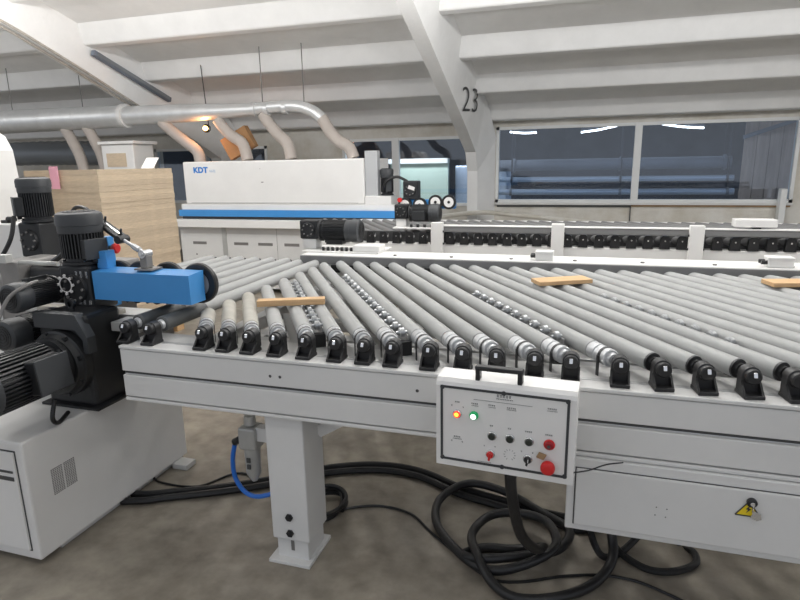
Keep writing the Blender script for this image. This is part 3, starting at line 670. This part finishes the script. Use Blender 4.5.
b = MB(); b.tube([(-3.3, 2.35, 1.00), (-3.0, 2.35, 1.02), (-2.75, 2.3, 1.03), (-2.5, 2.25, 1.12), (-2.36, 2.2, 1.20)], .014, 8); b.tube([(-3.05, 2.5, 1.30), (-3.03, 2.44, 1.18), (-3.1, 2.4, 1.05)], .012, 8)
tag(b.build('machine_cable', 'hose', None, (-3, 2.4, 1.0)), 'black cables looping between the two upright motors', 'cable')
b = MB(); b.tube([(-2.20, 1.86, 1.09), (-2.19, 1.80, 1.085), (-2.23, 1.74, 1.04), (-2.25, 1.68, .93), (-2.235, 1.60, .85)], .008, 8)
tag(b.build('conduit_cable', 'cast', None, (-2.2, 1.7, .9)), 'grey cable arching over the small forward motor', 'cable')
# blue press beam
pb = thing('press_beam', 'bright blue press beam with black wheels over the rollers', 'press', (-1.77, 2.03, .96))
MB().prism([(1.975, .995), (2.075, .995), (2.075, 1.125), (1.975, 1.118)], 'x', -2.02, -1.525).build('beam', 'blue', pb)
for i, x in enumerate((-1.565, -1.72, -1.86, -1.985)):
    b = MB(); b.lathe((x, 2.085, 1.062), (0, 1, 0), [(0, .055), (.0, .083), (.006, .088), (.024, .088), (.03, .083), (.03, .055)], 32, caps=False); wo = b.build('press_wheel', 'black', pb)
    b = MB(); b.lathe((x, 2.089, 1.062), (0, 1, 0), [(0, .056), (.022, .056)], 28); b.lathe((x, 2.078, 1.062), (0, 1, 0), [(0, .016), (.05, .016)], 14); b.build('hub', 'alu', wo)
MB().box(-2.04, -1.985, 2.03, 2.085, 1.12, 1.20, .004).build('end_block', 'blue', pb)
# adjusting rod with clevis
t = thing('tension_rod', 'silver adjusting rod joining the blue beam to the upright motor', 'rod', (-1.77, 2.03, 1.126))
b = MB(); b.box(-1.815, -1.725, 2.0, 2.07, 1.1265, 1.134, .001); b.box(-1.79, -1.755, 2.01, 2.05, 1.134, 1.19, .004); b.build('foot_bracket', 'cast', t)
b = MB(); b.cyl((-1.772, 2.005, 1.195), (-1.772, 2.055, 1.195), .017, n=18); b.cyl((-1.772, 1.995, 1.195), (-1.772, 2.065, 1.195), .008, n=10); b.build('pivot', 'steel', t)
def rod_pt(x, z, dy=0):                                        # the rod leans back past the motor
    y = 2.03 + (-1.77 - x) * .62; return Vector((x * y / 2.03, y + dy, 1.55 - (1.55 - z) * y / 2.03))
b = MB(); b.cyl(rod_pt(-1.78, 1.20), rod_pt(-1.90, 1.262), .008, n=12); b.cyl(rod_pt(-1.80, 1.21), rod_pt(-1.83, 1.226), .013, n=8); b.build('rod', 'satin', t)
b = MB()
for s_ in (-1, 1): b.tube([rod_pt(-1.885, 1.262, s_ * .022), rod_pt(-2.02, 1.345, s_ * .022)], .011, 8)
b.cyl(rod_pt(-1.885, 1.255, -.03), rod_pt(-1.885, 1.255, .03), .018, n=14); b.cyl(rod_pt(-1.89, 1.275), rod_pt(-1.885, 1.30), .005, n=8); b.cyl(rod_pt(-1.965, 1.325), rod_pt(-1.958, 1.352), .005, n=8); b.build('clevis', 'motor', t)
b = MB(); b.cyl(rod_pt(-1.895, 1.268), rod_pt(-2.03, 1.355), .015, n=12); b.build('cylinder', 'steel', t)
b = MB(); b.tube([rod_pt(-2.02, 1.35), rod_pt(-2.06, 1.385), rod_pt(-2.11, 1.39), rod_pt(-2.15, 1.36)], .009, 8); b.build('air_tube', 'hose', t)
t = thing('emergency_button', 'red mushroom button on a blue bracket behind the front motor', 'button', (-2.1, 2.25, .9))
MB().box(-2.16, -2.13, 2.2, 2.24, .905, 1.24, .003).build('bracket', 'blue', t); MB().cyl((-2.13, 2.21, 1.185), (-2.10, 2.21, 1.185), .012, n=12).build('stem', 'black', t)
b = MB(); b.lathe((-2.105, 2.21, 1.185), (1, 0, 0), [(0, .023), (.014, .025), (.021, .018)], 20); b.build('mushroom_cap', 'red', t)

# ================================================================ BOARD STACK
rb_ = random.Random(5)
def ORD(k):
    a = ['', 'first', 'second', 'third', 'fourth', 'fifth', 'sixth', 'seventh', 'eighth', 'ninth', 'tenth', 'eleventh', 'twelfth', 'thirteenth', 'fourteenth', 'fifteenth', 'sixteenth', 'seventeenth', 'eighteenth', 'nineteenth']
    return a[k] if k < 20 else ('twentieth' if k == 20 else 'twenty ' + a[k - 20] if k < 30 else 'thirtieth' if k == 30 else 'thirty ' + a[k - 30])
pal = thing('pallet', 'wooden pallet under the tall chipboard stack', 'pallet', (-4.05, 4.25, 0))
for k in range(3): MB().box(-4.45, -3.69, 3.82 + k * .36, 3.92 + k * .36, 0, .08).build('bearer', 'wood', pal)
for k in range(5): MB().box(-4.45 + k * .16, -4.35 + k * .16, 3.81, 4.70, .08, .10).build('slat', 'wood', pal)
zt = .1; n = 32; hb = (1.55 - .1) / n
for i in range(n):
    jx, jy = rb_.uniform(-.004, .004), rb_.uniform(-.004, .004)
    o = MB().box(-.40, .36, -.45, .45, .0, hb - .0006, .0005).build('chipboard_panel', 'mdf' if i % 3 else 'mdf2', None)
    o.location = (-4.05 + jx, 4.25 + jy, zt + i * hb)
    tag(o, ('topmost' if i == n - 1 else 'lowest' if i == 0 else ORD(n - i) + ' from the top,') + ' chipboard panel of the tall stack behind the black motors', 'board', 'chipboard panels in the tall stack')
o = MB().box(-4.15, -4.06, 3.775, 3.778, 1.40, 1.58).build('paper_tag', 'pink', None, (-4.1, 3.777, 1.4)); tag(o, 'pink paper tag hanging on the chipboard stack', 'tag')
o = MB().obox((-3.86, 4.62, 1.60), (.07, 0, 0), (0, .002, 0), (.02, .02, .048)).build('paper_card', 'paper', None, (-3.86, 4.62, 1.55)); tag(o, 'white card standing on the chipboard stack', 'card')

# ================================================================ EDGE BANDER BEHIND
eb = thing('edge_banding_machine', 'long white machine with a blue stripe and blue lettering behind the rollers', 'machine', (-3.4, 6.7, 0))
YB = 6.3
MB().box(-4.78, -2.37, YB, 7.2, 1.105, 1.62, .015).build('hood', 'white', eb)
k = MB(); k.box(-4.70, -2.45, YB - .0015, YB + .001, 1.118, 1.122); k.box(-3.70, -3.69, YB - .003, YB + .001, 1.52, 1.525); k.box(-3.69, -3.66, YB - .003, YB, 1.36, 1.37); k.build('hood_seam', 'cast', eb)
MB().box(-4.84, -1.92, YB - .02, 7.1, 1.035, 1.104, .004).build('ledge', 'white', eb)
MB().box(-4.86, -1.915, YB - .06, 7.1, .955, 1.034, .004).build('blue_stripe', 'blue', eb)
MB().box(-4.84, -1.95, YB - .02, 7.05, .92, .954).build('gap', 'groove', eb)
MB().box(-4.90, -1.95, YB - .12, 7.05, .825, .919, .004).build('table', 'white', eb)
MB().box(-4.90, -2.0, YB - .02, 7.0, .06, .824, .004).build('lower_body', 'white2', eb)
for x in (-4.6, -3.4, -2.2): MB().box(x - .06, x + .06, YB + .05, YB + .2, 0, .06).build('foot', 'cast', eb)
MB().box(-4.28, -4.22, YB - .03, YB - .018, .08, .82).build('post_strip', 'dullsteel', eb)
for x in (-4.72, -4.12, -3.78, -3.42, -2.9): MB().box(x, x + .20, YB - .0225, YB - .0195, .60, .635).build('door_handle', 'cast', eb)
k = MB()
k.box(-3.52, -3.517, YB - .0215, YB - .0195, .1, .82); k.cyl((-4.68, YB - .02, .47), (-4.68, YB - .023, .47), .012, n=8)
k.build('door_seam', 'cast', eb)
MB().box(-2.365, -2.215, YB + .02, YB + .12, 1.19, 1.70, .006).build('end_cover', 'cover_grey', eb)
MB().box(-2.365, -2.05, YB - .01, YB + .2, 1.104, 1.20, .005).build('bracket_cover', 'white', eb)
R90 = (PI / 2, 0, 0)
text('lettering', 'KDT', .094, 'logo_blue', eb, (-4.63, YB - .001, 1.487), R90, .001, 1.1, .004).data.name = 'lettering'
text('model_lettering', '468J', .046, 'logo_grey', eb, (-4.405, YB - .001, 1.49), R90, .001, 1.15)
k = MB(); k.obox((-4.575, YB - .001, 1.548), (.012, 0, .006), (0, .001, 0), (-.003, 0, .004)); k.build('logo_mark', 'logo_grey', eb)
motor('bander_motor', 'upright black motor at the right end of the white machine', (-2.13, YB + .1, 1.202), (0, 0, 0), .30, .075, tb=math.radians(-60), tbs=.7)
t = gearbox('feed_motor_block', 'black motor block right of the upright motor on the white machine', (-1.82, YB + .04, 1.264), .085, .07, .10)
MB().obox((-1.80, YB - .052, 1.29), (.035, 0, -.012), (0, .003, 0), (.006, 0, .018)).build('name_plate', 'paper', t)
b = MB(); b.tube([(-2.16, YB + .03, 1.25), (-2.10, YB - .02, 1.36), (-1.98, YB, 1.41), (-1.86, YB, 1.36)], .016, 8); tag(b.build('motor_hose', 'hose', None, (-2, YB, 1.3)), 'black hose arching between the two motors on the white machine', 'hose')
t = thing('wheel_press', 'row of white press wheels with black tyres right of the white machine', 'press', (-1.5, YB - .12, .97))
MB().box(-1.95, -1.32, YB + .0, YB + .08, 1.06, 1.16, .004).build('beam', 'blue', t)
for i, x in enumerate((-1.38, -1.53, -1.71, -1.88)):
    b = MB(); b.lathe((x, YB - .05, 1.135 - .03 * (i > 1)), (0, 1, 0), [(0, .055), (0, .078), (.035, .078), (.035, .055)], 26, caps=False); wo = b.build('press_wheel', 'black', t)
    b = MB(); b.lathe((x, YB - .048, 1.135 - .03 * (i > 1)), (0, 1, 0), [(0, .056), (.03, .056)], 24); ho = b.build('wheel_disc', 'white', wo)
    b = MB(); b.lathe((x, YB - .06, 1.135 - .03 * (i > 1)), (0, 1, 0), [(0, .014), (.02, .018)], 12); b.build('hub', 'black', wo)
MB().cyl((-1.93, YB - .05, 1.16), (-1.93, YB - .085, 1.16), .025, n=14).build('stop_button', 'red', t)

# ================================================================ SECOND CONVEYOR
c2 = thing('roller_conveyor', 'second grey roller conveyor with white posts behind the rear rail', 'conveyor', (.5, 5.4, 0))
YA = 4.75; XE = 3.4
b = MB(); b.box(-2.35, XE, YA, YA + .12, .60, .885, .003); b.box(-2.35, XE, YA + 1.26, YA + 1.40, .62, .955, .003); b.build('side_beam', 'white', c2)
k = MB(); k.box(-2.35, XE, YA - .002, YA + .001, .764, .770); k.build('groove', 'cast', c2)
b = MB(); b.box(-1.13, XE, YA - .03, YA + .02, .992, 1.038, .004); g2 = b.build('guard_rail', 'rail_grey', c2)
MB().box(-1.13, XE, YA - .035, YA + .05, 1.038, 1.046, .002).build('rail_top', 'white', g2)
for x in (-1.13, -.165, .815, 1.93, 3.0):
    b = MB(); b.box(x - .048, x + .048, YA - .10, YA - .035, 0, 1.075, .004); po = b.build('post', 'white', c2)
    for z in (1.0, .90, .775):
        for q in (-1, 1): MB().cyl((x + q * .048, YA - .07, z), (x + q * .058, YA - .07, z), .010, n=6).build('bolt', 'black', po)
for x in (-2.2, .5, 3.1): MB().box(x - .06, x + .06, YA + 1.26, YA + 1.40, 0, .62).build('rear_leg', 'white', c2)
TH2 = PI / 2 + SK; L2 = (1.19) / math.cos(SK); pr = None; brp = None
for k in range(44):
    x = -1.98 + k * .118
    if pr is None:
        q = MB(); q.lathe((0, 0, 0), (1, 0, 0), [(0, .028), (.003, .0305), (L2 - .003, .0305), (L2, .028)], 14); pr = q.build('roller', 'rubber_far', None); pr.parent = c2; pr.rotation_euler.z = TH2
        q = MB(); q.cyl((-.06, 0, 0), (.005, 0, 0), .011, n=8); q.build('axle', 'steel', None).parent = pr
        pr.location = Vector((x, YA + .06, .942)) - Vector(c2['_o'])
        brp = MB().prism([(-.036, 0), (.036, 0), (.033, .05), (.030, .088), (.018, .10), (-.018, .10), (-.030, .088), (-.033, .05)], 'y', -.022, .02).build('bearing_bracket', 'black', None); brp.parent = c2
        q = MB(); q.cyl((0, -.022, .062), (0, -.03, .062), .006, n=8); q.build('axle_flat', 'chrome', None).parent = brp
        brp.location = Vector((x, YA + .015, .8855)) - Vector(c2['_o'])
    else:
        dupchild(pr, c2, Vector((x, YA + .06, .942)) - Vector(c2['_o'])); dupchild(brp, c2, Vector((x, YA + .015, .8855)) - Vector(c2['_o']))
MB().box(-2.35, XE, YA + .10, YA + .13, .886, .975).build('inner_guard', 'groove', c2)
# its motor and boxes
t = thing('motor_plate', 'white plate under the motor at the start of the second conveyor', 'plate', (-1.35, YA + .15, 1.046))
MB().box(-1.56, -1.05, YA + .06, YA + .30, 1.0, 1.014, .003).build('plate', 'white', t); MB().box(-1.55, -1.46, YA + .13, YA + .22, 1.014, 1.082, .004).build('upright', 'white', t)
for i in range(5): MB().cyl((-1.4 + i * .06, YA + .09, 1.014), (-1.4 + i * .06, YA + .09, 1.04), .013, n=8).build('bolt', 'black', t)
MB().box(-1.50, -1.46, YA + .1, YA + .16, .975, 1.0).build('spacer', 'white', t)
gearbox('worm_gearbox', 'black gearbox left of the motor on the second conveyor', (-1.50, YA + .17, 1.145), .06, .055, .062)
motor('conveyor_motor', 'black motor lying at the start of the second conveyor', (-1.43, YA + .17, 1.13), (0, PI / 2, 0), .27, .078, tb=math.radians(-80), tbs=.8)
t = thing('cable_box', 'long white box on the guard rail of the second conveyor', 'box', (1.20, YA + .0, 1.046))
MB().box(1.07, 1.34, YA - .02, YA + .10, 1.06, 1.115, .005).build('body', 'white', t); MB().box(1.19, 1.24, YA - .01, YA + .06, 1.047, 1.06).build('stand', 'black', t)
# pipe along the wall
b = MB(); b.tube([(-2.5, 9.0, .0), (-2.5, 9.0, .55), (-2.42, 9.0, .66), (-2.3, 9.0, .70)], .035, 10); b.tube([(-2.3, 9.0, .70), (-1.5, 8.95, .80), (-.9, 8.95, .76), (.6, 8.95, .62)], .035, 10)
tag(b.build('wall_pipe', 'concrete', None, (-1.8, 9, 0)), 'pale yellow pipe running along the wall past the column foot', 'pipe')
o = MB().box(2.62, 2.70, 9.3, 9.44, 0, 1.12, .01).build('post', 'frame', None, (2.66, 9.37, 0)); tag(o, 'white post standing before the wall at the right edge', 'post')

# ================================================================ DUCT AND HOSES
dt = thing('extraction_duct', 'shiny galvanised extraction duct hung below the roof at left', 'duct', (-6, 6.9, 2.25))
b = MB(); b.lathe((-9.5, 6.9, 2.26), (1, 0, 0), [(0, .172), (3.4, .150)], 24); b.build('duct_run', 'galv', dt)
b = MB(); b.lathe((-6.1, 6.9, 2.26), (1, 0, 0), [(0, .132), (1.0, .116), (1.55, .094), (2.05, .074)], 24); b.build('duct_reducer', 'galv', dt)
b = MB(); b.tube([(-4.1, 6.9, 2.26), (-3.9, 6.9, 2.275), (-3.6, 6.9, 2.28), (-3.4, 6.9, 2.26), (-3.24, 6.9, 2.20), (-3.12, 6.9, 2.11)], .074, 18); b.build('duct_elbow', 'galv', dt)
for x, r_ in ((-6.08, .16), (-4.06, .088), (-3.88, .083), (-3.62, .080)):
    MB().cyl((x - .03, 6.9, 2.263), (x + .03, 6.9, 2.263), r_, n=24).build('clamp', 'white2' if r_ > .1 else 'galv', dt)
for x, r_ in ((-8.7, .168), (-8.1, .164), (-7.5, .160), (-6.9, .156)): MB().lathe((x, 6.9, 2.26), (1, 0, 0), [(0, r_ - .004), (.012, r_ + .002), (.024, r_ - .004)], 24, caps=False).build('seam', 'galv', dt)
for x in (-3.94, -3.36, -6.8, -8.1): MB().cyl((x, 6.9, 2.3), (x, 6.9, roof(6.9) + .22), .006, n=6).build('hanger_rod', 'cast', dt)
def hose(pts, label, r_=.074, m='flex'):
    o = MB().tube(pts, r_, 14, 10, .025).build('flexible_hose', m, None, pts[-1]); tag(o, label, 'hose', 'hoses between duct and machine'); return o
hose([(-3.13, 6.9, 2.12), (-3.02, 6.88, 1.96), (-2.9, 6.86, 1.84), (-2.76, 6.84, 1.76), (-2.70, 6.84, 1.63)], 'beige flexible hose dropping from the elbow end of the duct')
hose([(-3.95, 6.9, 2.20), (-3.85, 6.9, 2.06), (-3.73, 6.88, 1.94), (-3.6, 6.86, 1.82), (-3.55, 6.84, 1.63)], 'beige flexible hose second from the duct elbow')
hose([(-4.62, 6.9, 2.16), (-4.55, 6.9, 2.06), (-4.42, 6.88, 1.95), (-4.25, 6.86, 1.84), (-4.18, 6.84, 1.63)], 'beige flexible hose falling to the lettered part of the hood')
hose([(-5.5, 6.9, 2.16), (-5.35, 6.9, 2.04), (-5.15, 6.88, 1.9), (-4.95, 6.86, 1.76), (-4.9, 6.84, 1.60)], 'beige flexible hose lit by the orange work lamp')
hose([(-7.18, 6.9, 2.16), (-7.08, 6.9, 1.98), (-6.95, 6.88, 1.75), (-6.88, 6.86, 1.50)], 'left of the two beige hoses above the chipboard stack')
hose([(-6.78, 6.9, 2.15), (-6.68, 6.9, 1.97), (-6.56, 6.88, 1.75), (-6.50, 6.86, 1.50)], 'right of the two beige hoses above the chipboard stack')
t = thing('filter_housing', 'white sheet metal box below the duct behind the boards', 'box', (-6.1, 6.8, 0))
MB().box(-6.38, -5.85, 6.7, 7.1, 0, 1.88, .01).build('body', 'white', t); MB().box(-6.30, -5.98, 6.69, 6.70, 1.58, 1.76).build('label_plate', 'mdf2', t); MB().box(-6.40, -5.8, 6.66, 7.14, 1.88, 1.92, .006).build('top', 'white', t)
t = thing('hose_stand', 'dark steel base machine under the two beige hoses', 'machine', (-6.7, 6.86, 0))
MB().box(-7.2, -6.47, 6.7, 7.1, 0, 1.50, .01).build('body', 'far_mid', t); MB().box(-7.2, -6.47, 6.69, 6.70, .9, 1.4).build('panel', 'cast', t)
b = MB(); b.tube([(-10.5, 8.2, 1.84), (-8.8, 8.2, 1.84), (-7.3, 8.2, 1.80)], .20, 18, 18, .035)
tag(b.build('corrugated_duct', 'darkflex', None, (-8.5, 8.2, 1.5)), 'dark corrugated duct behind the galvanised duct at far left', 'duct')
t = thing('work_lamp', 'small lit orange work lamp under the duct', 'lamp', (-4.88, 7.0, 2.06))
MB().lathe((-4.86, 6.99, 2.06), (0, -1, 0), [(0, .02), (.02, .03), (.04, .032), (.06, .02)], 16).build('bulb', 'bulb', t)
b = MB(); b.lathe((-4.86, 7.0, 2.06), (0, -1, 0), [(-.05, .02), (-.01, .05), (.02, .058)], 16, caps=False); b.cyl((-4.86, 7.04, 2.06), (-4.95, 7.1, roof(7.1) + .2), .006, n=6); b.build('shade', 'black', t)
pl = bpy.data.lights.new('work_lamp_glow', 'POINT'); pl.energy = 4; pl.color = (1, .42, .16); pl.shadow_soft_size = .05
po = bpy.data.objects.new('work_lamp_glow', pl); COL.objects.link(po); po.location = (-4.84, 6.86, 2.06)
b = MB(); b.obox((-4.42, 7.05, 1.86), (.19, 0, .09), (0, .05, 0), (-.07, 0, .13)); tag(b.build('cardboard_piece', 'cardboard', None, (-4.42, 7.05, 1.7)), 'brown cardboard piece leaning on the machine hood by the lamp', 'cardboard')

# ================================================================ UNDER THE CONVEYOR: regulator, hoses, cables
t = thing('air_regulator', 'silver air filter regulator hanging beside the white leg', 'regulator', (-1.27, 1.95, .25))
b = MB(); b.lathe((-1.275, 1.95, .545), (0, 0, -1), [(0, .024), (.04, .026), (.045, .02), (.05, .02)], 16); b.build('knob', 'dullsteel', t)
b = MB(); b.box(-1.315, -1.235, 1.91, 1.99, .40, .50, .01); b.build('body', 'dullsteel', t)
b = MB(); b.lathe((-1.275, 1.95, .40), (0, 0, -1), [(0, .034), (.12, .031), (.14, .02), (.155, .012)], 18); bw = b.build('bowl', 'dullsteel', t)
k = MB()
for z in (.315, .345): k.box(-1.283, -1.267, 1.912, 1.918, z, z + .02)
k.build('sight_window', 'groove', bw)
MB().cyl((-1.31, 1.95, .44), (-1.36, 1.95, .41), .016, n=10).build('fitting', 'black', t)
MB().box(-1.24, -1.13, 1.93, 1.97, .44, .50).build('bracket', 'white2', t)
o = MB().tube([(-1.355, 1.95, .415), (-1.375, 1.95, .33), (-1.37, 1.95, .24), (-1.32, 1.95, .175), (-1.24, 1.95, .175), (-1.14, 1.99, .22), (-1.08, 2.02, .34), (-1.06, 2.05, .5)], .010, 10).build('air_hose', 'bluehose', None, (-1.3, 1.95, .2)); tag(o, 'blue air tube looping from the regulator to the leg', 'hose')
o = MB().tube([(-2.01, 1.95, .018), (-1.90, 1.99, .018), (-1.83, 2.03, .018), (-1.60, 2.15, .018), (-1.41, 2.27, .018), (-1.17, 2.45, .018), (-.93, 2.545, .018), (-.71, 2.54, .018), (-.49, 2.44, .018), (-.29, 2.39, .018), (-.08, 2.34, .018), (.1, 2.32, .018), (.2, 2.5, .1), (.25, 2.2, .2), (.25, 2.0, .376)], .017, 10).build('floor_hose', 'hose', None, (-1, 2.4, 0)); tag(o, 'front one of the two thick black hoses crossing the floor', 'hose', 'twin hoses on the floor')
o = MB().tube([(-2.01, 2.02, .018), (-1.92, 2.04, .018), (-1.82, 2.09, .018), (-1.60, 2.20, .018), (-1.41, 2.325, .018), (-1.17, 2.51, .018), (-.93, 2.60, .018), (-.71, 2.59, .018), (-.49, 2.495, .018), (-.29, 2.44, .018), (-.08, 2.39, .018), (.2, 2.38, .018), (.35, 2.2, .2), (.35, 2.05, .376)], .017, 10).build('floor_hose', 'hose', None, (-1, 2.45, 0)); tag(o, 'rear one of the two thick black hoses crossing the floor', 'hose', 'twin hoses on the floor')
pts = [(-.172, 1.668, .64), (-.165, 1.68, .52), (-.14, 1.76, .33), (-.10, 1.93, .16), (-.075, 2.10, .05), (-.10, 2.13, .022), (-.20, 2.09, .022), (-.31, 2.07, .022), (-.38, 2.0, .024), (-.28, 1.97, .05), (-.14, 2.03, .05), (-.02, 2.10, .05), (.02, 2.24, .05), (-.10, 2.34, .05), (-.28, 2.45, .06), (-.45, 2.47, .06), (-.55, 2.33, .05), (-.535, 2.18, .03), (-.42, 2.03, .024), (-.28, 1.94, .024), (-.14, 1.965, .055), (-.03, 2.07, .085), (-.07, 2.22, .085), (-.19, 2.27, .075), (-.31, 2.24, .06), (-.365, 2.11, .05), (-.32, 1.97, .06), (-.25, 1.88, .024), (-.15, 1.82, .024), (0, 1.87, .024), (.12, 1.98, .024), (.185, 2.11, .05), (.17, 2.18, .15), (.14, 2.12, .30), (.14, 2.06, .376)]
o = MB().tube(pts, .0185, 12).build('cable_coil', 'hose', None, (-.2, 2.1, 0)); tag(o, 'thick black cable looped on the floor below the control box', 'cable')
o = MB().tube([(.07, 2.05, .376), (.085, 2.16, .18), (.12, 2.17, .05), (.165, 2.15, .016), (.245, 2.235, .016), (.31, 2.30, .1), (.25, 2.2, .376)], .014, 10).build('cable_loop', 'hose', None, (.2, 2.2, 0)); tag(o, 'thin black cable loop hanging left below the electric cabinet', 'cable')
o = MB().tube([(.17, 2.1, .376), (.175, 2.25, .2), (.19, 2.22, .04), (.29, 2.135, .014), (.39, 2.13, .014), (.49, 2.20, .014), (.50, 2.28, .014), (.45, 2.34, .014), (.40, 2.2, .376)], .014, 10).build('cable_loop', 'hose', None, (.35, 2.2, 0)); tag(o, 'black cable loop resting on the floor right below the electric cabinet', 'cable')
o = MB().tube([(-2.05, 2.20, .007), (-1.95, 2.16, .006), (-1.75, 2.18, .006), (-1.61, 2.35, .006), (-1.3, 2.22, .006), (-1.05, 2.08, .006), (-.975, 2.19, .006), (-.83, 2.26, .006), (-.67, 2.24, .006), (-.55, 2.135, .006), (-.42, 2.03, .006), (-.27, 1.92, .006), (-.15, 1.93, .006), (-.007, 2.0, .006), (.14, 2.05, .006), (.28, 2.05, .006), (.46, 1.97, .006)], .0055, 8).build('thin_cable', 'hose', None, (-.5, 2.1, 0)); tag(o, 'thin black cable winding along the floor behind the white leg', 'cable')
pts = []
for k in range(30):
    a = k * .62; pts.append((-1.06 + .085 * math.cos(a) + .01 * math.sin(k), 2.17 + .12 * math.sin(a), .012 + .0018 * k))
o = MB().tube(pts, .010, 8).build('small_cable_coil', 'hose', None, (-1.06, 2.17, 0)); tag(o, 'small coil of black cable on the floor behind the white leg', 'cable')
o = MB().tube([(.015, 1.600, .668), (.06, 1.62, .672), (.11, 1.68, .665), (.16, 1.725, .655)], .0022, 6).build('loose_wire', 'hose', None, (.1, 1.65, .66)); tag(o, 'loose thin wire sticking out right of the emergency stop', 'wire')

for o in bpy.data.objects:
    if '_o' in o: del o['_o']
